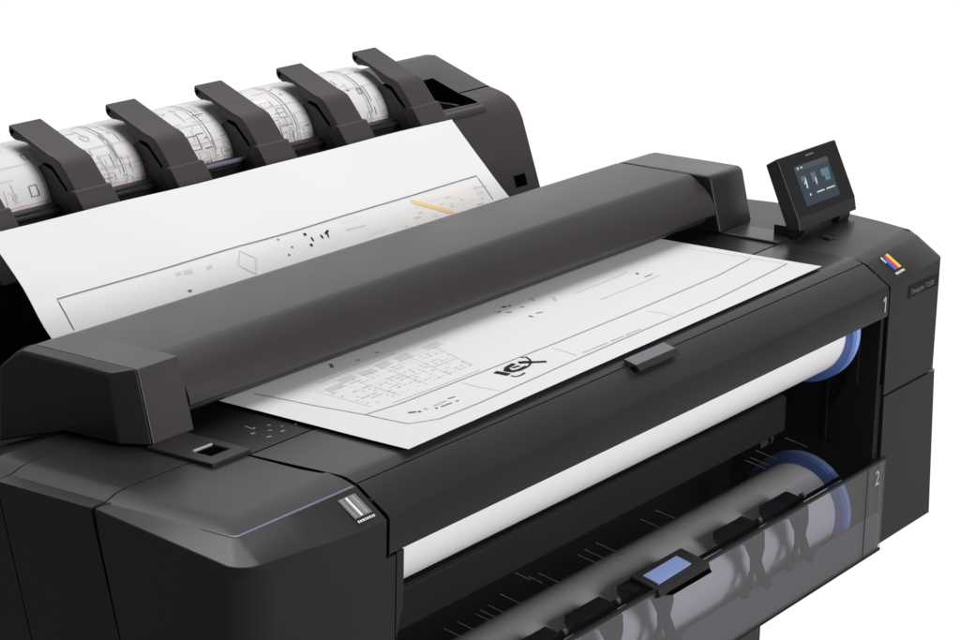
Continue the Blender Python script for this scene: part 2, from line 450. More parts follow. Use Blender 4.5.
    ('pale2', 0.0023, [(0.2578, 0.1964), (0.2615, 0.1964)]),
    ('pale2', 0.002, [(0.2553, 0.1921), (0.2649, 0.1921)]),
    ('pale', 0.0013, [(0.2503, 0.1836), (0.2578, 0.1836)]),
    ('faint', 0.0016, [(0.243, 0.1707), (0.2494, 0.1707)]),
    ('pale2', 0.0014, [(0.28, 0.214), (0.2894, 0.2141)]),
    ('faint', 0.0019, [(0.2774, 0.2095), (0.283, 0.2095)]),
    ('pale2', 0.0023, [(0.2694, 0.1964), (0.2752, 0.1964)]),
    ('pale2', 0.0012, [(0.2641, 0.1879), (0.2737, 0.1879)]),
    ('pale', 0.0023, [(0.2563, 0.1751), (0.2615, 0.1751)]),
    ('pale', 0.0014, [(0.2537, 0.1707), (0.2617, 0.1707)]),
    ('faint', 0.0016, [(0.2923, 0.2141), (0.3003, 0.2141)]),
    ('pale2', 0.0021, [(0.2895, 0.2095), (0.2941, 0.2095)]),
    ('pale2', 0.0013, [(0.2867, 0.2051), (0.295, 0.2051)]),
    ('pale', 0.0014, [(0.2811, 0.1964), (0.2904, 0.1964)]),
    ('pale2', 0.0019, [(0.2783, 0.1921), (0.2821, 0.1922)]),
    ('pale2', 0.0017, [(0.2755, 0.1879), (0.2835, 0.1879)]),
    ('pale2', 0.0014, [(0.27, 0.1794), (0.2771, 0.1794)]),
    ('faint', 0.0014, [(0.2645, 0.1707), (0.2696, 0.1708)]),
    ('faint', 0.0015, [(0.3047, 0.2141), (0.3131, 0.2141)]),
    ('pale2', 0.0016, [(0.3017, 0.2095), (0.309, 0.2096)]),
    ('pale', 0.0022, [(0.2987, 0.2051), (0.3037, 0.2051)]),
    ('pale2', 0.0014, [(0.2928, 0.1964), (0.2976, 0.1965)]),
    ('pale2', 0.0018, [(0.2899, 0.1922), (0.2972, 0.1922)]),
    ('pale2', 0.0021, [(0.2869, 0.1879), (0.2963, 0.1879)]),
    ('faint', 0.0019, [(0.284, 0.1837), (0.2908, 0.1837)]),
    ('pale', 0.0021, [(0.2782, 0.1751), (0.2832, 0.1751)]),
    ('pale2', 0.0023, [(0.2753, 0.1708), (0.2831, 0.1708)]),
    ('faint', 0.0013, [(0.314, 0.2096), (0.3177, 0.2096)]),
    ('pale', 0.0021, [(0.3109, 0.2051), (0.3151, 0.2051)]),
    ('pale2', 0.0014, [(0.3015, 0.1922), (0.3063, 0.1922)]),
    ('pale2', 0.0012, [(0.2984, 0.1879), (0.3078, 0.188)]),
    ('pale2', 0.0018, [(0.2893, 0.1751), (0.2952, 0.1752)]),
    ('pale2', 0.0018, [(0.2862, 0.1708), (0.2905, 0.1708)]),
    ('pale2', 0.0014, [(0.3297, 0.2141), (0.3383, 0.2141)]),
    ('faint', 0.0018, [(0.3264, 0.2096), (0.3362, 0.2096)]),
    ('pale2', 0.0019, [(0.3231, 0.2051), (0.3277, 0.2052)]),
    ('pale2', 0.0021, [(0.3165, 0.1965), (0.3201, 0.1965)]),
    ('faint', 0.0019, [(0.3133, 0.1922), (0.3195, 0.1922)]),
    ('faint', 0.0018, [(0.31, 0.188), (0.3145, 0.188)]),
    ('pale', 0.0024, [(0.3036, 0.1795), (0.308, 0.1795)]),
    ('pale2', 0.0015, [(0.3004, 0.1752), (0.3039, 0.1752)]),
    ('pale', 0.0023, [(0.2972, 0.1708), (0.304, 0.1709)]),
    ('pale2', 0.0022, [(0.1096, 0.2143), (0.1401, 0.2142)]),
    ('pale2', 0.0022, [(0.1085, 0.2115), (0.1389, 0.2114)]),
    ('pale2', 0.0022, [(0.1074, 0.2088), (0.1378, 0.2086)]),
    ('pale2', 0.0022, [(0.1472, 0.2203), (0.1783, 0.2202)]),
    ('pale2', 0.0022, [(0.146, 0.2174), (0.1771, 0.2173)]),
    ('pale2', 0.0022, [(0.1448, 0.2145), (0.1759, 0.2144)]),
    ('pale2', 0.0022, [(0.1846, 0.2195), (0.2131, 0.2179)]),
    ('pale2', 0.0022, [(0.1833, 0.2165), (0.2118, 0.2149)]),
    ('pale2', 0.0022, [(0.1821, 0.2136), (0.2105, 0.212)]),
    ('pale2', 0.0022, [(0.2634, 0.2204), (0.2933, 0.2227)]),
    ('pale2', 0.0022, [(0.262, 0.2174), (0.2919, 0.2196)]),
    ('pale2', 0.0022, [(0.2607, 0.2144), (0.2905, 0.2166)]),
    ('pale2', 0.0022, [(0.3226, 0.2217), (0.3559, 0.2222)]),
    ('pale2', 0.0022, [(0.3211, 0.2186), (0.3544, 0.2191)]),
    ('pale2', 0.0022, [(0.3197, 0.2155), (0.3528, 0.216)]),
    ('pale2', 0.0022, [(0.2245, 0.2213), (0.2504, 0.222)]),
    ('pale2', 0.0022, [(0.2232, 0.2183), (0.2491, 0.219)]),
    ('pale2', 0.0022, [(0.2219, 0.2153), (0.2477, 0.216)]),
    ('faint', 0.0009, [(0.0988, 0.215), (0.0962, 0.1908), (0.0938, 0.1669)]),
    ('faint', 0.0009, [(0.1625, 0.215), (0.1559, 0.1909), (0.1494, 0.1671)]),
    ('faint', 0.0009, [(0.2261, 0.2151), (0.2152, 0.191), (0.2046, 0.1673)]),
    ('faint', 0.0009, [(0.2819, 0.2152), (0.2672, 0.1911), (0.2529, 0.1674)]),
    ('faint', 0.0009, [(0.3369, 0.2153), (0.3183, 0.1912), (0.3003, 0.1676)]),
    ('line', 0.0016, [(0.0401, 0.7415), (0.0425, 0.7834), (0.0416, 0.8242), (0.1388, 0.8256), (0.2532, 0.8254), (0.3983, 0.8289), (0.5275, 0.8275), (0.713, 0.8299), (0.8373, 0.8309), (0.961, 0.8328), (0.9606, 0.7985), (0.9586, 0.763)]),
    ('yellow', 0.0062, [(0.7824, 0.8185), (0.8173, 0.7897), (0.8532, 0.7572)]),
    ('pale', 0.0012, [(0.3716, 0.7833), (0.3916, 0.8177), (0.4127, 0.7894), (0.3942, 0.7524)]),
    ('pale', 0.0012, [(0.3742, 0.7823), (0.3928, 0.7496)]),
    ('pale2', 0.004, [(0.2556, 0.8037), (0.2659, 0.8049)]),
    ('pale2', 0.005, [(0.271, 0.8029), (0.2864, 0.8022)]),
    ('mid', 0.003, [(0.2582, 0.7557), (0.265, 0.7556)]),
    ('pale2', 0.004, [(0.3146, 0.7981), (0.3259, 0.8006)]),
    ('mid', 0.0025, [(0.4746, 0.7753), (0.4787, 0.7749)]),
    ('mid', 0.0022, [(0.4898, 0.7921), (0.494, 0.7919)]),
    ('ink', 0.0035, [(0.5278, 0.8131), (0.5331, 0.8127)]),
    ('ink', 0.0028, [(0.5383, 0.8016), (0.5386, 0.7916)]),
    ('ink', 0.0035, [(0.527, 0.7838), (0.5319, 0.7827)]),
    ('ink', 0.003, [(0.5588, 0.8007), (0.5591, 0.7907)]),
    ('ink', 0.0028, [(0.5683, 0.7999), (0.5781, 0.8059)]),
    ('ink', 0.0022, [(0.5732, 0.8008), (0.5704, 0.7891)]),
    ('pale2', 0.002, [(0.6125, 0.7944), (0.6576, 0.7922)]),
    ('faint', 0.004, [(0.6149, 0.8158), (0.6577, 0.8175)]),
    ('faint', 0.003, [(0.6548, 0.766), (0.6966, 0.7688)]),
    ('mid', 0.0018, [(0.4732, 0.8191), (0.4774, 0.8189)]),
    ('tint', 0.02, [(0.7396, 0.7717), (0.8323, 0.7814), (0.9188, 0.7965)]),
    ('tint', 0.016, [(0.8165, 0.7549), (0.889, 0.7701), (0.9344, 0.7795)]),
    ('tint', 0.01, [(0.8156, 0.8159), (0.8769, 0.8126), (0.9392, 0.819)]),
    ('faint', 0.003, [(0.8785, 0.7739), (0.9223, 0.7773)]),
    ('faint', 0.006, [(0.9402, 0.8045), (0.9382, 0.7813)]),
    ('tint', 0.0027, [(0.7863, 0.797), (0.7997, 0.7964)]),
    ('faint', 0.0015, [(0.8741, 0.7927), (0.8903, 0.7926)]),
    ('faint', 0.0018, [(0.8009, 0.7668), (0.8164, 0.7639)]),
    ('tint', 0.0027, [(0.8606, 0.8022), (0.8731, 0.8001)]),
    ('pale2', 0.0017, [(0.9336, 0.7887), (0.9486, 0.7903)]),
    ('tint', 0.0025, [(0.8306, 0.782), (0.8364, 0.7814)]),
    ('pale2', 0.0023, [(0.7327, 0.7583), (0.7384, 0.7587)]),
    ('faint', 0.0008, [(0.819, 0.782), (0.8295, 0.7836)]),
    ('pale2', 0.002, [(0.8591, 0.7829), (0.8653, 0.7828)]),
    ('tint', 0.001, [(0.8334, 0.7813), (0.8395, 0.781)]),
    ('pale2', 0.0015, [(0.8359, 0.7891), (0.85, 0.7901)]),
    ('tint', 0.0026, [(0.812, 0.763), (0.8212, 0.763)]),
    ('pale2', 0.0018, [(0.8574, 0.8009), (0.8721, 0.8016)]),
    ('pale2', 0.0014, [(0.8561, 0.7769), (0.8645, 0.7753)]),
    ('faint', 0.0022, [(0.9177, 0.7769), (0.9318, 0.7747)]),
    ('pale2', 0.0017, [(0.8359, 0.7626), (0.8497, 0.7593)]),
    ('pale2', 0.0025, [(0.933, 0.8044), (0.9457, 0.8056)]),
    ('tint', 0.0011, [(0.8102, 0.798), (0.823, 0.7997)]),
    ('pale2', 0.0025, [(0.9152, 0.7604), (0.9317, 0.7615)]),
    ('tint', 0.0022, [(0.9251, 0.7718), (0.9419, 0.7727)]),
    ('pale2', 0.0014, [(0.956, 0.804), (0.969, 0.8024)]),
    ('tint', 0.0018, [(0.8827, 0.7967), (0.8965, 0.7964)]),
    ('faint', 0.0025, [(0.7846, 0.8038), (0.793, 0.8063)]),
    ('tint', 0.0025, [(0.9111, 0.7794), (0.9234, 0.7766)]),
    ('faint', 0.0013, [(0.7608, 0.7711), (0.7737, 0.7678)]),
    ('tint', 0.0027, [(0.876, 0.7968), (0.8869, 0.7954)]),
    ('tint', 0.0016, [(0.9379, 0.783), (0.9512, 0.7832)]),
    ('tint', 0.0023, [(0.8743, 0.7631), (0.8882, 0.7628)]),
    ('tint', 0.0028, [(0.8091, 0.8016), (0.8164, 0.8042)]),
    ('tint', 0.0019, [(0.7532, 0.7721), (0.762, 0.7705)]),
    ('tint', 0.0027, [(0.9117, 0.7764), (0.927, 0.7771)]),
    ('pale2', 0.0028, [(0.8874, 0.7858), (0.8938, 0.7856)]),
    ('pale2', 0.0027, [(0.7801, 0.7841), (0.79, 0.7848)]),
    ('tint', 0.0021, [(0.7903, 0.7758), (0.7996, 0.7775)]),
    ('tint', 0.0011, [(0.8054, 0.7731), (0.8207, 0.774)]),
    ('pale2', 0.0023, [(0.9336, 0.7742), (0.9407, 0.7742)]),
    ('tint', 0.002, [(0.9049, 0.7799), (0.9115, 0.7806)]),
    ('tint', 0.0022, [(0.7624, 0.7837), (0.7678, 0.7844)]),
    ('tint', 0.0026, [(0.777, 0.7701), (0.7883, 0.7687)]),
    ('pale2', 0.0016, [(0.943, 0.8048), (0.9597, 0.8049)]),
    ('faint', 0.0027, [(0.8583, 0.7723), (0.8689, 0.771)]),
    ('tint', 0.0029, [(0.9461, 0.7979), (0.9551, 0.7993)]),
    ('faint', 0.0026, [(0.9404, 0.791), (0.9534, 0.7906)]),
    ('tint', 0.0026, [(0.8973, 0.7887), (0.9082, 0.7876)]),
    ('pale2', 0.0028, [(0.7632, 0.7748), (0.7786, 0.7732)]),
    ('tint', 0.0014, [(0.8289, 0.7606), (0.8415, 0.7575)]),
]

CAMR = [[0.568528, -0.822377, 0.021728], [-0.21281, -0.17253, -0.961741], [0.794662, 0.542153, -0.273098]]
CAMF = 2557.892
CAMC = [-1.58219, -1.31733, 1.65008]

# ================================================================== the printer
P = empty('wide_format_printer', (.72, .30, 0),
          'large charcoal wide-format printer and scanner with a top paper stacker and two roll bays', 'printer')
FS = .024/.037                                   # slope of the bevelled front edge

def arc(cx, cy, r, a0, a1, n):
    return [(cx+r*math.cos(math.radians(a0+(a1-a0)*i/n)), cy+r*math.sin(math.radians(a0+(a1-a0)*i/n))) for i in range(n+1)]

# ---- left front ink cover -----------------------------------------
def seam_y(z, y0=.1877, z0=.858, k=.272):        # the slanted joint lines of the left side
    return y0-k*(z0-z)

def cover_ring(z, il, fr, r, back=None, low=False):
    """plan outline of the ink cover: il = inset on the left, fr = inset at the front"""
    yb = seam_y(z) if back is None else back
    pts = [(il, yb), (il, yb*.7+(fr+r)*.3), (il, yb*.35+(fr+r)*.65)]
    pts += arc(il+r, fr+r, r, 180, 270, 10)
    pts += [(.09, fr), (.12, fr), (.16, fr), (.2035, fr), (.1990, fr*.5+.037), (.1948, .094), (.1940, yb), (.10, yb)]
    out = []
    for x, y in pts:
        zz = z
        if low and x < .15:                      # the bevel flattens out towards the back, its lower edge rising
            u = min(max((y-.02)/.165, 0), 1)
            zz = z+(.0135 if z > .83 else .006)*u; x += .010*u
        if low and y < .04:
            zz -= .0115*min(max((x-.03)/.13, 0), 1)
        out.append((x, y, zz))
    return out
bm = rings([cover_ring(.40, .003, .000, .042), cover_ring(.826, 0, 0, .042, None, True), cover_ring(.8385, 0, 0, .022, None, True),
            cover_ring(.8392, .0010, .0010, .021, None, True),
            cover_ring(.8516, .0290, .0355, .007, .1872), cover_ring(.8526, .0320, .0395, .006, .1872),
            cover_ring(.8563, .043, .053, .016, .1872), cover_ring(.8580, .056, .070, .016, .1872)])
ink = obj('ink_cover', bm, M['body'], P, 0, 2, 13)
tag(ink, 'near front corner cover with bevelled edge')
# thin blue-grey trim along the top of the bevel
def rim(z, il, fr, r):
    pts = [(il, .075), (il, .06)]+arc(il+r, fr+r, r, 180, 270, 10)+[(.10, fr), (.200, fr)]
    return [(x, y, z) for x, y in pts]
a = rim(.8524, .0298, .0362, .0068); b = rim(.8531, .0310, .0378, .0060)
bm = bmesh.new()
va = [bm.verts.new(p) for p in a]; vb = [bm.verts.new(p) for p in b]
vc = [bm.verts.new((p[0], p[1], p[2]-.002)) for p in a]; vd = [bm.verts.new((p[0], p[1], p[2]-.002)) for p in b]
for i in range(len(va)-1):
    bm.faces.new((va[i], va[i+1], vb[i+1], vb[i])); bm.faces.new((va[i], vc[i], vc[i+1], va[i+1]))
    bm.faces.new((vb[i], vb[i+1], vd[i+1], vd[i]))
obj('edge_trim', bm, M['accent'], ink)

def bevel_pt(x, y, lift=.0006):                  # a point on the bevelled front edge
    z = .828+FS*y+(.009*min(max((x-1.26)/.15, 0), 1))
    n = Vector((0, -FS, 1)).normalized()*lift
    return Vector((x, y, z))+n
# status label: grey stripes and a line of print
def stripe(parent, name, x0, x1, y0, y1, mat, lift, skew=0):
    poly = [bevel_pt(x0, y0, lift), bevel_pt(x1, y0, lift), bevel_pt(x1, y1, lift), bevel_pt(x0, y1, lift)]
    return slab(poly, (0, .0004, -.0008))
LZ = .0012
lab = obj('status_label', stripe(ink, '', .1685, .1975-.003, .0105, .031, None, LZ-.0003), M['midprint'], ink)
for x0, x1, mt in ((.1705, .1725, 'greyprint'), (.1780, .1815, 'white'), (.1842, .1858, 'greyprint'), (.1868, .1905, 'greyprint')):
    obj('label_stripe', stripe(ink, '', x0, x1, .0112, .0302, None, LZ), M[mt], lab)
bm = bmesh.new()
xx = .1685
while xx < .194:
    w = random.uniform(.0010, .0030)
    poly = [bevel_pt(xx, .0060, LZ), bevel_pt(xx+w, .0060, LZ), bevel_pt(xx+w, .0080, LZ), bevel_pt(xx, .0080, LZ)]
    slab(poly, (0, .0003, -.0006), bm); xx += w+.0012
obj('label_print', bm, M['white'], lab)

# ---- left side panels ------------------------------------------------
def side_ring(pts, x): return [(x, y, z) for y, z in pts]
def side_panel(y0f, y1f, top, name, label):
    """body panel between two slanted joints; top = function of y"""
    def ring(z, inset):
        return None
    ya, yb = y0f, y1f
    zs = [.40, .842]
    def at(z): return ya(z), yb(z)
    rs = []
    N = 8
    def row(x, dz, zlow):
        a0, b0 = at(zlow)
        a1, b1 = at(.858)
        lowr = [(x, a0+(b0-a0)*i/N, zlow) for i in range(N+1)]
        topr = [(x, a1+(b1-a1)*i/N, top(a1+(b1-a1)*i/N)+dz) for i in range(N, -1, -1)]
        return lowr+topr
    rs = [row(.0105, -.0072, .40), row(.030, -.0070, .40), row(.034, -.0060, .40), row(.044, -.0026, .40), row(.056, -.0009, .40), row(.19, -.0009, .40)]
    return obj(name, rings(rs), M['body'], P, 0, 2, 12)
top1 = lambda y: .8590 if y < .34 else .8590-.36*(y-.34)
g = .0016
side_panel(lambda z: seam_y(z)+g, lambda z: seam_y(z, .3065)-.0, top1, 'side_panel', '')
side_panel(lambda z: seam_y(z, .3065)+g, lambda z: .60, top1, 'rear_side_panel', '')

# ---- output table, fascia -------------------------------------------
TP = [(.0395, .842), (.158, .842), (.158, .858), (.060, .858), (.054, .8576), (.049, .8565), (.0395, .8530)]
bm = rings([[(.2080 if y < .045 else .2072 if y < .05 else .2062 if y < .057 else .2052 if y < .1 else .1990, y, z) for y, z in TP], [(1.2535, y, z) for y, z in TP]])
tbl = obj('output_table', bm, M['body_smooth'], P, 0)
tag(tbl, 'flat front table under the sheet')
fas = obj('front_fascia', prof([(.0385, .842), (.0385, .8519), (.0378, .8522), (.0365, .8518), (.0030, .8304), (.0012, .8285), (.0003, .8262), (0, .8230), (0, .7925), (.0006, .7912), (.002, .7905), (.012, .7905), (.012, .815)], .2085, 1.2535), M['body_smooth'], P, 0)
bm = bmesh.new()
for poly in ([(1.2428, .7985), (1.2456, .7985), (1.2456, .8180), (1.2428, .8180)], [(1.2428, .8152), (1.2428, .8180), (1.2380, .8150), (1.2380, .8124)]):
    slab([(x, -.0007, z) for x, z in poly], (0, .0012, 0), bm)
bmesh.ops.remove_doubles(bm, verts=bm.verts, dist=1e-6)
obj('bay_number', bm, M['number'], fas)
lat = obj('latch_handle', prof([(.0450, .8570), (.0435, .8594), (.0280, .8556), (.0285, .8535), (.038, .8515)], .690, .773), M['pewter'], P, .0005)
obj('latch_lip', prof([(.0295, .8557), (.0275, .8557), (.0225, .8500), (.0235, .8485), (.031, .8490)], .6890, .7745), M['dark'], lat, .001)
# dark joints round the table
bm = bmesh.new()
GP = [(.003, .70), (.003, .8275), (.0385, .8505), (.054, .8560), (.158, .8565), (.158, .70)]
prof(GP, .1940, .2105, bm); prof(GP, 1.2533, 1.2622, bm)
prof([(.158, .84), (.1625, .84), (.1625, .8535), (.158, .8535)], .19, 1.262, bm)
obj('joint_gap', bm, M['gap'], P)

# ---- scanner ---------------------------------------------------------
bed = obj('scanner_bed', box(.1905, 1.262, .1615, .30, .840, .8575), M['bed'], P, .001)
bm = bmesh.new()
def mark(x0, y0, x1, y1, w):
    p, q = Vector((x0, y0, .8579)), Vector((x1, y1, .8579))
    s = (q-p).normalized().cross(Vector((0, 0, 1)))*w/2
    slab([p-s, q-s, q+s, p+s], (0, 0, -.0008), bm)
for a in ((.2628, .2182, .2604, .2061, .0018), (.2604, .2061, .2660, .2085, .0018), (.2480, .1990, .2530, .1975, .003),
          (.2490, .180, .2555, .179, .003), (.2710, .180, .2775, .180, .003), (.2780, .202, .2815, .202, .003),
          (.297, .183, .300, .183, .002), (.2660, .192, .270, .190, .002), (.284, .19, .287, .19, .002)):
    mark(*a)
tag(obj('bed_icon', bm, M['midprint'], bed), 'small grey loading icons')

cov_pts = [(.427, .868), (.425, .912), (.420, .9185), (.404, .9295), (.396, .9312), (.294, .9312), (.2895, .9302), (.2845, .9277), (.268, .9165), (.2590, .907),
           (.2535, .8985), (.2498, .8895), (.2495, .8845), (.252, .8825), (.268, .8835), (.275, .889), (.40, .889), (.41, .868)]
cov = obj('scanner_lid', prof(cov_pts, .2175, 1.2505), M['lid'], P, 0, angle=25)
under = obj('glass_frame', prof([(.272, .8675), (.425, .8675), (.425, .889), (.2665, .8825), (.2665, .872)], .2175, 1.254), M['dark'], P)
# dark joint beside the lid on the right
obj('lid_gasket', prof([(y+.0025 if y < .29 else y, z-.002 if z > .9 else z) for y, z in cov_pts], 1.250, 1.2555), M['gap'], P)
capP = [(.427, .852), (.425, .9125), (.405, .9295), (.395, .9325), (.263, .9325), (.2435, .8605), (.30, .852)]
cap = obj('end_housing', prof(capP, .157, .217), M['lid'], P, .0018, 3)
sideP = [(.430, .832), (.427, .9125), (.407, .9300), (.397, .9335), (.262, .9335), (.2430, .8605), (.342, .8595)]
sideO = [(.430, .831), (.427, .9100), (.407, .9265), (.397, .9300), (.2795, .9300), (.2655, .8610), (.342, .8595)]
sideO2 = [(.430, .831), (.427, .907), (.405, .9235), (.397, .9265), (.284, .9265), (.2705, .8610), (.342, .8595)]
bm = rings([[(.1555, y, z) for y, z in sideP], [(.1405, y, z) for y, z in sideO], [(.1375, y, z) for y, z in sideO2]])
sh = obj('end_housing', bm, M['body'], P, .0022, 3)
obj('housing_joint', prof([(y+(.003 if y < .35 else -.003), z-.0025) for y, z in capP], .1553, .1572), M['gap'], cap)
capR0 = [(.427, .852), (.425, .9125), (.403, .9295), (.395, .9315), (.268, .9315), (.2625, .9275), (.2445, .8585), (.30, .852)]
capR1 = [(.425, .852), (.423, .9105), (.401, .9275), (.395, .930), (.268, .930), (.2635, .926), (.2475, .8585), (.30, .852)]
bm = rings([[(1.2555, y, z) for y, z in capR0], [(1.338, y, z) for y, z in capR0], [(1.343, y, z) for y, z in capR1]])
capr = obj('end_housing', bm, M['body'], P, .004, 3)
# finger plates left and right of the bed
for x0, x1, hole in ((.1470, .2040, True), (1.2560, 1.312, False)):
    zt_ = .8622 if hole else .8606
    bm = box(x0, x1, .1605, .245, .855, zt_)
    pl = obj('finger_plate', bm, M['body'], P, .002, 3)
    if hole:
        pl.modifiers.clear()
        b2 = bmesh.new()
        hx0, hx1, hy0, hy1 = .1640, .1915, .1780, .1995
        ro = [(x0, .1605), (x1, .1605), (x1, .245), (x0, .245)]
        ri = [(hx0, hy0), (hx1, hy0), (hx1, hy1), (hx0, hy1)]
        T = [b2.verts.new((x, y, .8622)) for x, y in ro]; B = [b2.verts.new((x, y, .855)) for x, y in ro]
        I = [b2.verts.new((x, y, .8622)) for x, y in ri]; J = [b2.verts.new((x, y, .857)) for x, y in ri]
        for i in range(4):
            k = (i+1) % 4
            b2.faces.new((T[i], T[k], I[k], I[i])); b2.faces.new((T[i], B[i], B[k], T[k])); b2.faces.new((I[i], I[k], J[k], J[i]))
        b2.faces.new(B); b2.faces.new(J)
        pl.data.materials.clear()
        bmesh.ops.recalc_face_normals(b2, faces=b2.faces)
        b2.to_mesh(pl.data); b2.free(); pl.data.materials.append(M['body'])
        md = pl.modifiers.new('bevel', 'BEVEL'); md.width = .002; md.segments = 2; md.limit_method = 'ANGLE'
        obj('plate_recess', box(.1642, .1913, .1782, .1993, .8565, .8592), M['gap'], pl)
        obj('silver_edge', box(.1642, .1913, .1990, .2008, .8610, .8628), M['silver'], pl)

# ---- right tower -------------------------------------------------------
def tower_ring(z, ins=0, fr=0):
    pts = [(1.2575, fr), (1.30, fr), (1.402-ins, fr), (1.409-ins, fr+.003), (1.4135-ins, .030+.4*fr), (1.430-ins, .10), (1.444-ins, .16), (1.444-ins, .22),
           (1.430-ins, .30), (1.40-ins, .42), (1.32, .42), (1.2575, .42)]
    return [(x, y, z+(.009*min(max((x-1.26)/.15, 0), 1) if z > .8 else 0)) for x, y in pts]
tw = obj('tower_cover', rings([tower_ring(.6865), tower_ring(.8275), tower_ring(.8290, .0003, .0012), tower_ring(.8514, .0005, .0350), tower_ring(.8526, .001, .0385), tower_ring(.8555, .0015, .050), tower_ring(.8565, .003, .056)]), M['body'], P, 0, 2, 22)
def low_ring(z, dx):
    return [(x+dx*(1 if x > 1.38 else .3), y, z) for x, y, _ in tower_ring(z)]
tl = obj('tower_cover', rings([low_ring(.4812, .022), low_ring(.6835, .006)]), M['body'], P, 0, 2, 20)
bm = rings([[(x-.006 if x > 1.3 else x+.003, y+.004, .67) for x, y, _ in tower_ring(0)], [(x-.006 if x > 1.3 else x+.003, y+.004, .70) for x, y, _ in tower_ring(0)]])
obj('joint_gap', bm, M['gap'], P)
# colour label
lab = obj('colour_label', stripe(tw, '', 1.290, 1.315, .0135, .0345, None, .0008), M['dark'], tw)
for x0, x1, y1, mt in ((1.2915, 1.2965, .034, 'lil_c'), (1.2945, 1.3005, .031, 'cyan_c'), (1.3005, 1.3065, .034, 'mag_c'), (1.3065, 1.3135, .0345, 'yel_c')):
    obj('label_stripe', stripe(tw, '', x0, x1, .0142 if mt != 'lil_c' else .026, y1, None, .0016), M[mt], lab)
bm = bmesh.new(); xx = 1.290
while xx < 1.314:
    w = random.uniform(.0010, .0030)
    slab([bevel_pt(xx, .0085, .0012), bevel_pt(xx+w, .0085, .0012), bevel_pt(xx+w, .0112, .0012), bevel_pt(xx, .0112, .0012)], (0, .0003, -.0006), bm); xx += w+.0012
obj('label_print', bm, M['white'], lab)
mp = obj('model_plate', box(1.3105, 1.3985, -.0008, .004, .8015, .8180), M['strip'], tw, .0006)
text('model_name', 'Designjet T2530', .0088, (1.3165, -.0012, .8065), (1, 0, 0), (0, 0, 1), M['markprint'], mp, thick=.0002, stretch=1.15)
# small raised seams and details on the right top
for bx in ((1.3455, 1.352, .262, .275, .857, .8598), (1.350, 1.368, .2815, .283, .857, .8596), (1.352, 1.398, .236, .2375, .857, .8596)):
    obj('top_seam', box(*bx), M['gap'], tw)

# ---- touch panel ---------------------------------------------------------
tx0, tx1 = 1.2697, 1.430
gy0, gz0, gy1, gz1 = .14, .8903, .1755, .9648
pp_ = [(.1369, .875), (gy0, gz0), (gy1, gz1), (.1915, .9545), (.1556, .8747)]
tp = obj('touch_panel', prof(pp_, tx0, tx1), M['dark'], P, .0016, 2)
gs = (gz1-gz0)/(gy1-gy0)
gn = Vector((0, -gs, 1)).normalized()
if gn.y > 0: gn = -gn
def glass_pt(x, y, lift): return Vector((x, y, gz0+gs*(y-gy0)))+gn*lift
def gpoly(pts, lift, bm=None): return slab([glass_pt(x, y, lift) for x, y in pts], -gn*.0006, bm)
gl = obj('glass', gpoly([(tx0+.002, gy0+.0006), (tx1-.001, gy0+.0006), (tx1-.001, gy1-.0006), (tx0+.002, gy1-.0006)], .0006), M['gloss'], tp)
sc = obj('screen', gpoly([(1.3005, .1452), (1.3930, .1452), (1.3930, .1682), (1.3005, .1682)], .0010), M['screen'], tp)
obj('screen_header', gpoly([(1.3008, .1652), (1.3928, .1652), (1.3928, .1680), (1.3008, .1680)], .0013), M['bar'], sc)
bm = gpoly([(1.3075, .1660), (1.3105, .1660), (1.3105, .1674), (1.3075, .1674)], .0016)
gpoly([(1.3160, .1663), (1.3215, .1663), (1.3215, .1671), (1.3160, .1671)], .0016, bm)
gpoly([(1.3130, .1572), (1.3200, .1586), (1.3195, .1606), (1.3175, .1600), (1.3178, .1590), (1.3130, .1580)], .0016, bm)
gpoly([(1.3158, .1546), (1.3185, .1546), (1.3205, .1590), (1.3182, .1590)], .0016, bm)
gpoly([(1.3175, .1502), (1.3205, .1502), (1.3205, .1514), (1.3175, .1514)], .0016, bm)
gpoly([(1.3375, .1504), (1.3570, .1504), (1.3570, .1512), (1.3375, .1512)], .0016, bm)
gpoly([(1.3640, .1504), (1.3860, .1504), (1.3860, .1512), (1.3640, .1512)], .0016, bm)
gpoly([(1.3425, .1556), (1.3455, .1556), (1.3465, .1590), (1.3440, .1590)], .0016, bm)
obj('screen_icon', bm, M['ui_white'], sc)
bm = gpoly([(1.3090, .1590), (1.3220, .1590), (1.3220, .1618), (1.3090, .1618)], .0014)
gpoly([(1.3360, .1570), (1.3480, .1570), (1.3480, .1622), (1.3360, .1622)], .0014, bm)
gpoly([(1.3420, .1545), (1.3465, .1545), (1.3465, .1568), (1.3420, .1568)], .0014, bm)
obj('screen_icon', bm, M['ui_dim'], sc)
bm = gpoly([(1.3640, .1580), (1.3850, .1580), (1.3850, .1622), (1.3640, .1622)], .0014)
gpoly([(1.3700, .1552), (1.3830, .1552), (1.3830, .1578), (1.3700, .1578)], .0014, bm)
obj('screen_icon', bm, M['ui_teal'], sc)
obj('panel_mark', gpoly([(1.340, .1719), (1.362, .1719), (1.362, .1727), (1.340, .1727)], .0012), M['midprint'], tp)
bm = tube((1.285, .150, .872), (1.325, .150, .872), .011, 20)
tube((1.385, .150, .872), (1.415, .150, .872), .011, 20, bm)
box(1.29, 1.42, .150, .185, .858, .874, bm)
obj('panel_hinge', bm, M['dark'], tp)
bm = tube((1.318, .120, .8605), (1.318, .120, .8627), .008, 24)
tube((1.335, .120, .8605), (1.335, .120, .8627), .006, 24, bm)
obj('power_button', bm, M['dark'], tw)

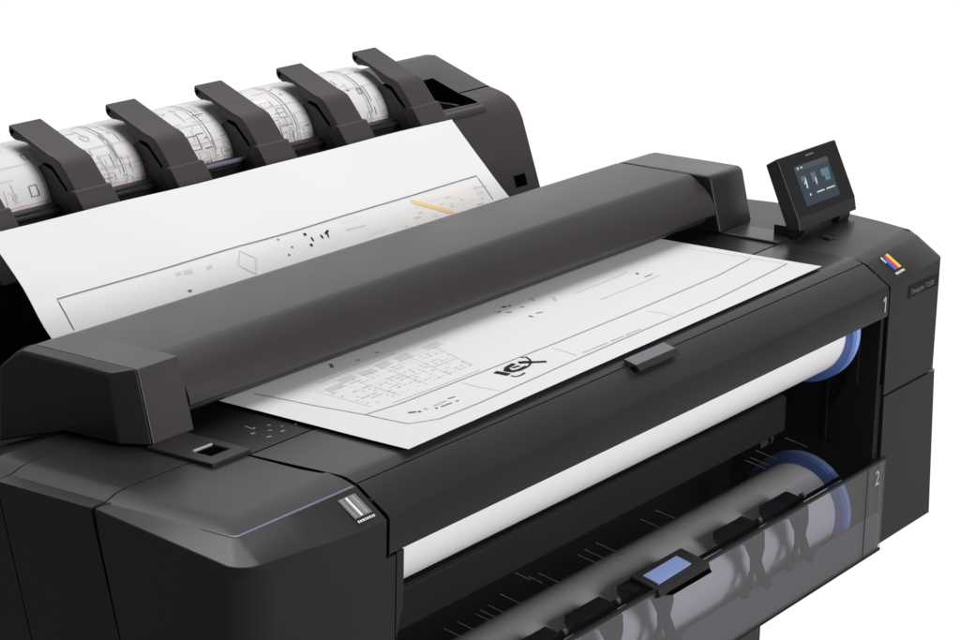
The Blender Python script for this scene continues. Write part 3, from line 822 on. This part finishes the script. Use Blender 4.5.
# ---- roll bays -------------------------------------------------------------
bm = bmesh.new()
box(.206, 1.259, .205, .215, .44, .842, bm)                       # rear wall of the bays
box(.206, 1.259, .02, .215, .835, .8415, bm)                      # ceiling
box(.206, 1.259, .12, .215, .438, .446, bm)                      # floor
obj('bay_lining', bm, M['inside'], P)
bm = bmesh.new()
box(.1975, .2335, .0125, .212, .44, .83, bm)
obj('bay_side', bm, M['inside'], P)
bm = bmesh.new()
box(1.2440, 1.2573, .004, .212, .4825, .83, bm)
box(1.2400, 1.2445, .030, .046, .70, .79, bm); box(1.2415, 1.2445, .070, .0725, .46, .83, bm)
rings([[(1.2405, .046, .700), (1.2405, .030, .700), (1.2405, .058, .664), (1.2405, .062, .664)], [(1.2445, .046, .700), (1.2445, .030, .700), (1.2445, .058, .664), (1.2445, .062, .664)]], bm)
obj('bay_side', bm, M['inside'], P)
bm = rings([[(.2215, .001, .7895), (.2215, .012, .7895), (.2215, .012, .700), (.2215, .001, .700)], [(.2328, .001, .7895), (.2328, .012, .7895), (.2328, .012, .735), (.2328, .001, .735)]])
obj('front_jamb', bm, M['body'], P)
obj('front_jamb', box(.2030, .2190, .0005, .012, .44, .7880), M['body'], P)
stp = obj('bay_cover_strip', prof([(.058, .668), (.064, .664), (.10, .664), (.10, .7125), (.062, .7125), (.058, .709)], .225, 1.105), M['strip'], P, .001)
bm = tube((1.066, .075, .655), (1.085, .075, .655), .006); tube((1.088, .075, .657), (1.094, .075, .657), .008, 16, bm)
obj('bay_roller', bm, M['body'], P)

# ---- lower drawer with the smoked cover --------------------------------------
px0, px1 = .215, 1.2535
fy = -.011
dw = obj('smoked_cover', prof([(fy, .4835), (fy+.003, .4825), (fy+.003, .6035), (fy, .6065)], px0, px1), M['front_smoke'], P)
tag(dw, 'smoke-tinted clear front of the lower roll bay', None)
SH = lambda y: .606+.17*(y+.01)
tpz = obj('cover_top', prof([(fy+.0003, .6068), (.165, SH(.165)), (.165, SH(.165)-.0025), (fy+.0030, .6042)], px0, px1), M['top_smoke'], dw)
bm = prof([(fy-.0012, .6045), (fy-.0012, .6078), (fy+.002, .6082), (fy+.002, .6045)], px0, px1)
obj('cover_edge', bm, M['dark'], dw)
obj('cover_edge', prof([(fy-.0006, .4818), (fy-.0006, .4848), (.004, .4848), (.004, .4818)], px0, px1), M['strip'], dw)
obj('guide_rod', tube((px0, .0035, .6035), (px1-.01, .0035, .6035), .0026), M['gap'], dw)
text('bay_number', '2', .0275, (1.2235, fy-.0008, .5765), (1, 0, 0), (0, 0, 1), M['number'], dw, stretch=.95)
obj('cover_seam', box(1.2035, 1.2048, fy-.0003, fy+.001, .485, .603), M['strip'], dw)
bm = bmesh.new()
for x, y0, y1 in ((.7297, .0948, .0585), (.6868, .0915, .066), (.704, .094, .066), (.8265, .0944, .0647), (.863, .0959, .071), (.5912, .1119, .092), (.596, .097, .080), (.612, .095, .062),
                  (.5365, .0934, .0635), (.489, .0878, .0637), (.478, .085, .062), (.505, .088, .064), (1.124, .1066, .077), (1.1933, .1024, .0706), (1.085, .100, .072), (1.098, .1, .074), (.448, .088, .064), (.425, .088, .064)):
    poly = [(x-.0006, y0, SH(y0)+.0004), (x+.0006, y0, SH(y0)+.0004), (x+.0006, y1, SH(y1)+.0004), (x-.0006, y1, SH(y1)+.0004)]
    obj('width_mark', slab(poly, (0, 0, -.0006)), M['markprint'], tpz)
tray = obj('drawer_tray', prof([(-.0065, .4835), (-.0065, .5255), (-.001, .529), (.03, .500), (.03, .4835)], px0, 1.2568), M['traygrey'], P, 0)

def make_clamp():
    body = obj('paper_clamp', prof([(.0015, .590), (.0015, .6055), (.027, .6098), (.027, .600), (.016, .590)], .876, .946), M['dark'], P, .002)
    L = [(.884, .612), (.900, .592), (.915, .572), (.917, .556), (.907, .544), (.916, .538), (.921, .545), (.928, .556), (.934, .541), (.944, .529), (.957, .532), (.948, .549), (.940, .562), (.946, .578), (.943, .598), (.938, .612)]
    leg = obj('clamp_leg', slab([(x, -.0060, z) for x, z in [(a, min(b, .600)) for a, b in L]], (0, .003, 0)), M['dark'], body)
    bm = tube((.905, -.0075, .532), (.905, -.003, .532), .007, 14); tube((.957, -.0075, .527), (.957, -.003, .527), .008, 14, bm)
    box(.915, .975, -.0073, -.004, .532, .5385, bm)
    obj('clamp_wheel', bm, M['dark'], body)
    kn = obj('clamp_knob', tube((.9462, .006, .606), (.9520, .006, .606), .0042, 16), M['pewter'], body)
    obj('knob_hole', tube((.9515, .006, .606), (.9523, .006, .606), .0024, 12), M['gap'], kn)
    return body
def copy_tree(o, parent, dx):
    c = o.copy(); C.objects.link(c)
    c.parent = parent
    c.matrix_parent_inverse = o.matrix_parent_inverse.copy()
    if parent is o.parent:
        c.location = Vector(o.location)+Vector((dx, 0, 0))
    for ch in list(o.children):
        copy_tree(ch, c, 0)
    return c
clamp = make_clamp()
for dx in (-.318, -.2115, .1105, -.424):
    copy_tree(clamp, P, dx)
hd = obj('drawer_handle', prof([(-.0185, .6005), (-.0165, .6075), (.0005, .6120), (.0215, .6165), (.0245, .6085), (.0, .598), (-.012, .597)], .684, .794), M['dark'], P, .002, 2)
tag(hd, 'black handle with a blue tag')
hs = (.6165-.6075)/(.0215+.0165)
bm = slab([(x, y, .6075+hs*(y+.0165)+.0016) for x, y in ((.6945, -.0085), (.7690, -.0065), (.7690, .0125), (.6945, .0115))], (0, 0, -.0016))
obj('blue_tag', bm, M['bluetag'], hd)
obj('handle_grip', prof([(-.0215, .5975), (-.018, .6015), (-.010, .599), (-.012, .595)], .705, .792), M['gap'], hd)

# ---- stand leg ------------------------------------------------------------
lg = obj('stand_leg', box(1.287, 1.356, .205, .265, .07, .455), M['arm'], P, .004)
obj('foot_beam', box(1.287, 1.356, -.02, .62, .03, .07), M['arm'], lg, .006)
lg2 = obj('stand_leg', box(.09, .159, .205, .265, .07, .455), M['arm'], P, .004)
obj('foot_beam', box(.09, .159, -.02, .62, .03, .07), M['arm'], lg2, .006)

# rear body under the scanner
bm = box(.19, 1.30, .301, .435, .60, .853)
obj('rear_body', bm, M['dark'], P)

# ---- top stacker ------------------------------------------------------------
stk = obj('stacker_tray', prof([(.66, .60), (.640, .80), (.628, .915), (.634, .935), (.660, .9465), (.690, .9535), (.6925, .9660), (.7015, .9680), (.706, .955), (.710, .925), (.850, .895), (.86, .60)], .26, 1.2005), M['body'], P, .001, 2)
obj('tray_front', prof([(.46, .55), (.655, .55), (.628, .80), (.60, .80), (.46, .70)], .20, 1.39), M['dark'], P)
obj('stacker_rod', tube((.27, .6905, .9600), (1.20, .6905, .9600), .0035), M['dark'], P)
obj('stacker_rod', tube((.70, .6885, .9665), (.89, .6885, .9665), .0028), M['accent'], P)
T = [(.765, 1.0505), (.702, 1.0238), (.694, 1.0215), (.686, 1.0175), (.680, 1.0110), (.663, .990), (.6425, .961), (.622, .928)]
U = [(.634, .920), (.655, .957), (.676, .988), (.698, 1.0110), (.7142, 1.0148), (.7263, 1.0258), (.7371, 1.0325), (.7561, 1.0338), (.7624, 1.037), (.7653, 1.0428)]
FT = [(.612, .918), (.6405, .9625), (.6590, .9880), (.6655, .9875), (.672, .975), (.655, .945), (.640, .915)]
def make_arm():
    a = obj('stacker_arm', prof(T+U, .497, .550), M['arm'], P, .0022, 3)
    I = [(.7120, 1.0130), (.727, 1.0055), (.714, .985), (.698, .950), (.640, .922), (.656, .955), (.676, .986), (.697, 1.0085)]
    inn = obj('inner_arm', prof(I, .5035, .5435), M['arm'], a, .001)
    obj('arm_joint', prof([(.7130, 1.0125), (.7165, 1.0105), (.701, 1.0045), (.680, .9835), (.676, .9865), (.697, 1.0090)], .5015, .5455), M['gap'], inn)
    bm = tube((.5015, .672, .970), (.5455, .672, .970), .0042, 14)
    obj('pivot', bm, M['gap'], inn)
    rl = obj('tip_roller', tube((.5052, .7585, 1.0375), (.5418, .7585, 1.0375), .0062, 18), M['dark'], a)
    obj('tip_pin', tube((.4964, .7590, 1.0425), (.5506, .7590, 1.0425), .0028, 14), M['gap'], a)
    obj('arm_foot', prof(FT, .4930, .5540), M['arm'], a, .002)
    return a
arm = make_arm()
for k in (-1, 1, 2, 3, 4):
    copy_tree(arm, P, .1625*k)

# right stacker housing with the hand recess
hp = [(.617, .835), (.652, .9350), (.657, .9450), (.665, .9560), (.676, .9645), (.690, .9695), (.711, .9740), (.806, 1.0075), (.822, 1.0065), (.835, .996), (.86, .93), (.86, .60), (.64, .60)]
sh_ = obj('stacker_housing', prof(hp, 1.2015, 1.400), M['arm'], P, 0, angle=40)
cut = obj('cutter', rings([[(1.218, .682, .90), (1.326, .678, .90), (1.326, .757, .90), (1.218, .757, .90)], [(1.218, .682, 1.05), (1.326, .678, 1.05), (1.326, .757, 1.05), (1.218, .757, 1.05)]]), M['gap'])
md = sh_.modifiers.new('cut', 'BOOLEAN'); md.object = cut; md.operation = 'DIFFERENCE'; md.solver = 'EXACT'; md.material_mode = 'TRANSFER'
dg = bpy.context.evaluated_depsgraph_get(); dg.update()
me = bpy.data.meshes.new_from_object(sh_.evaluated_get(dg))
sh_.modifiers.clear(); old = sh_.data; sh_.data = me; me.name = 'stacker_housing'
bpy.data.objects.remove(cut)
me.polygons.foreach_set('use_smooth', [True]*len(me.polygons)); me.set_sharp_from_angle(angle=math.radians(35))
bm = box(1.2185, 1.3255, .6825, .7565, .9005, .9025)
obj('recess_floor', bm, M['gap'], sh_)
obj('recess_rib', box(1.29, 1.296, .69, .75, .9025, .965), M['dark'], sh_)
zt = lambda y: .9740+(y-.711)*(1.0075-.9740)/(.806-.711)
obj('housing_joint', slab([(1.328, .7105, .9742), (1.4004, .7105, .9742), (1.4004, .7125, .9749), (1.328, .7125, .9749)], (0, 0, -.002)), M['gap'], sh_)
obj('housing_joint', slab([(1.2040, .748, zt(.748)+.0006), (1.2040, .800, zt(.800)+.0006), (1.2075, .800, zt(.800)+.0006), (1.2075, .748, zt(.748)+.0006)], (0, 0, -.002)), M['silver'], sh_)
obj('housing_lip', prof(arc(.6690, .9575, .0065, 60, 240, 9), 1.2030, 1.324), M['arm'], sh_, angle=60)
fn = Vector((0, -.944, .33))
def face_pt(x, z, lift=.0006):
    y = .617+(z-.835)*(.652-.617)/.1
    return Vector((x, y, z))+fn*lift
obj('housing_socket', slab([face_pt(1.343, .8480), face_pt(1.371, .8480), face_pt(1.371, .8640), face_pt(1.343, .8640)], -fn*.003), M['gap'], sh_)
obj('housing_rib', slab([face_pt(1.297, .845), face_pt(1.299, .845), face_pt(1.282, .885), face_pt(1.280, .885)], -fn*.003), M['gap'], sh_)

# ================================================================== the paper rolls
def paper_roll(cz, rw, rf, x0, x1, label):
    r = empty('paper_roll', (.7, .0768, cz), label, 'paper roll', 'rolls of blank paper in the printer bays')
    obj('paper', tube((x0, .0768, cz), (x1, .0768, cz), rw, 96), M['rollpaper'], r, angle=60)
    for xa, s in ((x1, 1), (x0, -1)):
        fl = obj('end_flange', annulus(min(xa, xa+s*.009), max(xa, xa+s*.009), .0768, cz, rf-.0004, .02), M['blue'], r, angle=60)
        obj('flange_rim', annulus(min(xa+s*.009, xa+s*.019), max(xa+s*.009, xa+s*.019), .0768, cz, rf, .02), M['bluelight'], fl, angle=60)
    obj('spindle', tube((x0-.012, .0768, cz), (x1+.026, .0768, cz), .02, 32), M['dark'], r)
    return r
paper_roll(.778, .0578, .0685, .2345, 1.178, 'bright white paper roll with blue end flange in the upper bay, below the front fascia')
paper_roll(.540, .0600, .0725, .2345, 1.176, 'white paper roll with blue end flange in the lower bay behind smoked plastic')

# ================================================================== the scanned sheet
def sheet_normal(s, t):
    e = 1e-3
    p = Vector(sheet(s, t))
    ds = Vector(sheet(min(s+e, 1), t))-Vector(sheet(max(s-e, 0), t))
    dt = Vector(sheet(s, min(t+e, 1)))-Vector(sheet(s, max(t-e, 0)))
    n = ds.cross(dt).normalized()
    return n if n.z > 0 else -n
names = ['paper', 'line', 'pale', 'pale2', 'faint', 'mid', 'ink', 'yellow', 'tint']
bm = bmesh.new()
NS, NT = 40, 120
g0 = [[bm.verts.new(sheet(i/NS, j/NT)) for i in range(NS+1)] for j in range(NT+1)]
g1 = [[bm.verts.new(Vector(sheet(i/NS, j/NT))-sheet_normal(i/NS, j/NT)*.0003) for i in range(NS+1)] for j in range(NT+1)]
for j in range(NT):
    for i in range(NS):
        bm.faces.new((g0[j][i], g0[j][i+1], g0[j+1][i+1], g0[j+1][i]))
        bm.faces.new((g1[j][i], g1[j+1][i], g1[j+1][i+1], g1[j][i+1]))
for i in range(NS):
    bm.faces.new((g0[0][i], g1[0][i], g1[0][i+1], g0[0][i+1])); bm.faces.new((g0[NT][i], g0[NT][i+1], g1[NT][i+1], g1[NT][i]))
for j in range(NT):
    bm.faces.new((g0[j][0], g0[j+1][0], g1[j+1][0], g1[j][0])); bm.faces.new((g0[j][NS], g1[j][NS], g1[j+1][NS], g0[j+1][NS]))
bmesh.ops.recalc_face_normals(bm, faces=bm.faces)
lift_of = {'tint': .00018, 'faint': .00024, 'pale2': .0003, 'pale': .00036, 'mid': .00042, 'line': .00048, 'yellow': .0005, 'ink': .00056}
def ribbon(bm, pts3, normals, w, mi):
    left, right = [], []
    for k, p in enumerate(pts3):
        a = pts3[max(k-1, 0)]; b = pts3[min(k+1, len(pts3)-1)]
        d = (b-a).normalized()
        sd = d.cross(normals[k]).normalized()*w/2
        left.append(bm.verts.new(p-sd)); right.append(bm.verts.new(p+sd))
    for k in range(len(pts3)-1):
        f = bm.faces.new((left[k], right[k], right[k+1], left[k+1])); f.material_index = mi
for mat, w, pts in STROKES:
    P3, NN = [], []
    for (s0, t0), (s1, t1) in zip(pts, pts[1:]):
        n = max(2, int(max(abs(s1-s0)*30, abs(t1-t0)*80))+1)
        for k in range(n if (s1, t1) != pts[-1] else n+1):
            u = k/n
            s, t = s0+(s1-s0)*u, t0+(t1-t0)*u
            nn = sheet_normal(s, t)
            P3.append(Vector(sheet(s, t))+nn*lift_of[mat]); NN.append(nn)
    ribbon(bm, P3, NN, w, names.index(mat))
me = bpy.data.meshes.new('scanned_drawing')
bm.to_mesh(me); bm.free()
for n in names: me.materials.append(M[n])
me.polygons.foreach_set('use_smooth', [True]*len(me.polygons)); me.set_sharp_from_angle(angle=math.radians(50))
so = bpy.data.objects.new('scanned_drawing', me); C.objects.link(so)
tag(so, 'large white drawing sheet with a black IEX logo, fed through the scanner', 'drawing sheet')

# ================================================================== the printed sheet curled in the stacker
RY, RZ, RR = .775, .955, .0700
sx0, sx1 = .27, 1.168
names = ['stackpaper', 'pale', 'mid', 'faint', 'red', 'tint', 'pale2']
bm = bmesh.new()
n = 90
def rp(x, a, lift=0): return Vector((x, RY+(RR+lift)*math.cos(a), RZ+(RR+lift)*math.sin(a)))
A0, A1 = math.radians(-150), math.radians(205)
ro = [[bm.verts.new(rp(x, A0+(A1-A0)*i/n)) for i in range(n+1)] for x in (sx0, sx1)]
ri = [[bm.verts.new(rp(x, A0+(A1-A0)*i/n, -.0015)) for i in range(n+1)] for x in (sx0, sx1)]
for i in range(n):
    bm.faces.new((ro[0][i], ro[1][i], ro[1][i+1], ro[0][i+1])); bm.faces.new((ri[0][i], ri[0][i+1], ri[1][i+1], ri[1][i]))
    bm.faces.new((ro[0][i], ro[0][i+1], ri[0][i+1], ri[0][i])); bm.faces.new((ro[1][i], ri[1][i], ri[1][i+1], ro[1][i+1]))
for i in (0, n):
    bm.faces.new((ro[0][i], ri[0][i], ri[1][i], ro[1][i]))
bmesh.ops.recalc_face_normals(bm, faces=bm.faces)
D = math.radians
def rl(mat, w, pts, lift=.0005):
    P3, NN = [], []
    for (xa, aa), (xb, ab) in zip(pts, pts[1:]):
        m = max(2, int(abs(ab-aa)/4)+1)
        for k in range(m+1):
            u = k/m
            x, a = xa+(xb-xa)*u, D(aa+(ab-aa)*u)
            P3.append(rp(x, a, lift)); NN.append((rp(x, a, 1)-rp(x, a, 0)).normalized())
    ribbon(bm, P3, NN, w, names.index(mat))
rl('red', .0012, [(sx0+.01, 168), (sx1-.01, 168)], .0006)
rl('pale', .0010, [(sx0+.01, 128), (sx1-.01, 128)], .0007)
for x0 in (.335, .625, .793, .955, 1.115):
    for dx in (0, .006):
        rl('mid' if dx else 'pale', .0011, [(x0+dx, 80), (x0+dx, 160)], .0006)
    rl('pale', .001, [(x0+.012, 172), (x0+.012, 200)]); rl('pale', .001, [(x0+.022, 172), (x0+.022, 200)])
rr = random.Random(5)
for seg in range(6):
    xa = .395+.1625*(seg-1)+.0; xb = xa+.105
    dens = (36, 50, 170, 190, 170, 90)[seg]
    for q in range(dens):
        x = rr.uniform(xa, xb); a = rr.choice([rr.uniform(85, 200), rr.uniform(140, 203), rr.uniform(150, 203)])
        mt = rr.choice(['pale2', 'pale', 'pale2', 'pale', 'pale', 'mid'])
        k = rr.random()
        L = rr.uniform(.004, .028)
        wd = rr.uniform(.0007, .0013)
        if k < .50: rl(mt, wd, [(x, a), (min(x+L, xb), a)], .0004+.0001*rr.random())
        elif k < .86: rl(mt, wd, [(x, a), (x, min(a+L*900, 204))], .00055+.0001*rr.random())
        elif k < .97:
            w, h = L*.7, L*600
            rl(mt, wd, [(x, a), (x+w, a), (x+w, a+h), (x, a+h), (x, a)], .0007+.0001*rr.random())
        else:
            rl(mt, wd, [(x+.006*math.cos(i*.6), a+5*math.sin(i*.6)) for i in range(12)], .00085+.0001*rr.random())
for x0, x1, a in ((.41, .50, 186), (.57, .66, 152), (.72, .80, 183), (.75, .82, 150), (.89, .97, 178), (.90, .96, 150), (1.05, 1.12, 188)):
    rl('red', .0008, [(x0, a), (x1, a)], .00062)
for x, a, L in ((.84, 122, .05), (.905, 118, .03), (.81, 108, .03)):
    rl('tint', .006, [(x, a), (x+L, a)], .0003)
rl('mid', .0012, [(.845, 128), (.885, 126)], .0009)
me = bpy.data.meshes.new('stacked_drawing')
bm.to_mesh(me); bm.free()
for nme in names: me.materials.append(M[nme])
me.polygons.foreach_set('use_smooth', [True]*len(me.polygons)); me.set_sharp_from_angle(angle=math.radians(50))
so = bpy.data.objects.new('stacked_drawing', me); C.objects.link(so)
tag(so, 'curled white printed plan with fine grey and red linework under the stacker arms', 'printed plan')

# ================================================================== light, world, camera
w = bpy.data.worlds.new('World'); scene.world = w
w.use_nodes = True
nt = w.node_tree; N, L = nt.nodes, nt.links
bg = N['Background']
tc = N.new('ShaderNodeTexCoord')
dp = N.new('ShaderNodeVectorMath'); dp.operation = 'DOT_PRODUCT'
dp.inputs[1].default_value = Vector((.80, .52, -.10)).normalized()
L.new(tc.outputs['Generated'], dp.inputs[0])
rp_ = N.new('ShaderNodeValToRGB')
rp_.color_ramp.interpolation = 'EASE'
e = rp_.color_ramp.elements
e[0].position = .76; e[0].color = (.19, .188, .19, 1)
e[1].position = .95; e[1].color = (1.04, 1.04, 1.04, 1)
mr = N.new('ShaderNodeMapRange'); mr.inputs['From Min'].default_value = -1; mr.inputs['From Max'].default_value = 1
L.new(dp.outputs['Value'], mr.inputs['Value']); L.new(mr.outputs['Result'], rp_.inputs['Fac'])
L.new(rp_.outputs['Color'], bg.inputs['Color'])
bg.inputs['Strength'].default_value = 1.0

def softbox(name, loc, target, sx, sy, power, col=(1, 1, 1)):
    ld = bpy.data.lights.new(name, 'AREA'); ld.shape = 'RECTANGLE'
    ld.size = sx; ld.size_y = sy; ld.energy = power; ld.color = col
    o = bpy.data.objects.new(name, ld); C.objects.link(o)
    o.location = loc
    d = Vector(target)-Vector(loc)
    o.rotation_euler = d.to_track_quat('-Z', 'Y').to_euler()
    return o
softbox('overhead_softbox', (1.25, .70, 3.4), (.75, .35, .85), 1.8, 1.7, 37)
softbox('side_strip_softbox', (.75, 1.75, 3.3), (.3, .1, .85), .9, .9, 17)
softbox('front_softbox', (1.0, -3.3, 2.1), (.8, 0, .75), 1.8, 1.4, 112)

R_ = CAMR
cam_d = bpy.data.cameras.new('camera'); cam = bpy.data.objects.new('camera', cam_d); C.objects.link(cam)
cam_d.sensor_width = 36; cam_d.sensor_fit = 'HORIZONTAL'
cam_d.lens = CAMF/960*36
cam_d.clip_start = .05; cam_d.clip_end = 100
rt, up, bk = Vector(R_[0]), -Vector(R_[1]), -Vector(R_[2])
cam.matrix_world = Matrix(((rt.x, up.x, bk.x, CAMC[0]), (rt.y, up.y, bk.y, CAMC[1]), (rt.z, up.z, bk.z, CAMC[2]), (0, 0, 0, 1)))
scene.camera = cam
scene.view_settings.view_transform = 'Standard'
scene.view_settings.look = 'None'
scene.view_settings.exposure = 0
scene.view_settings.gamma = 1
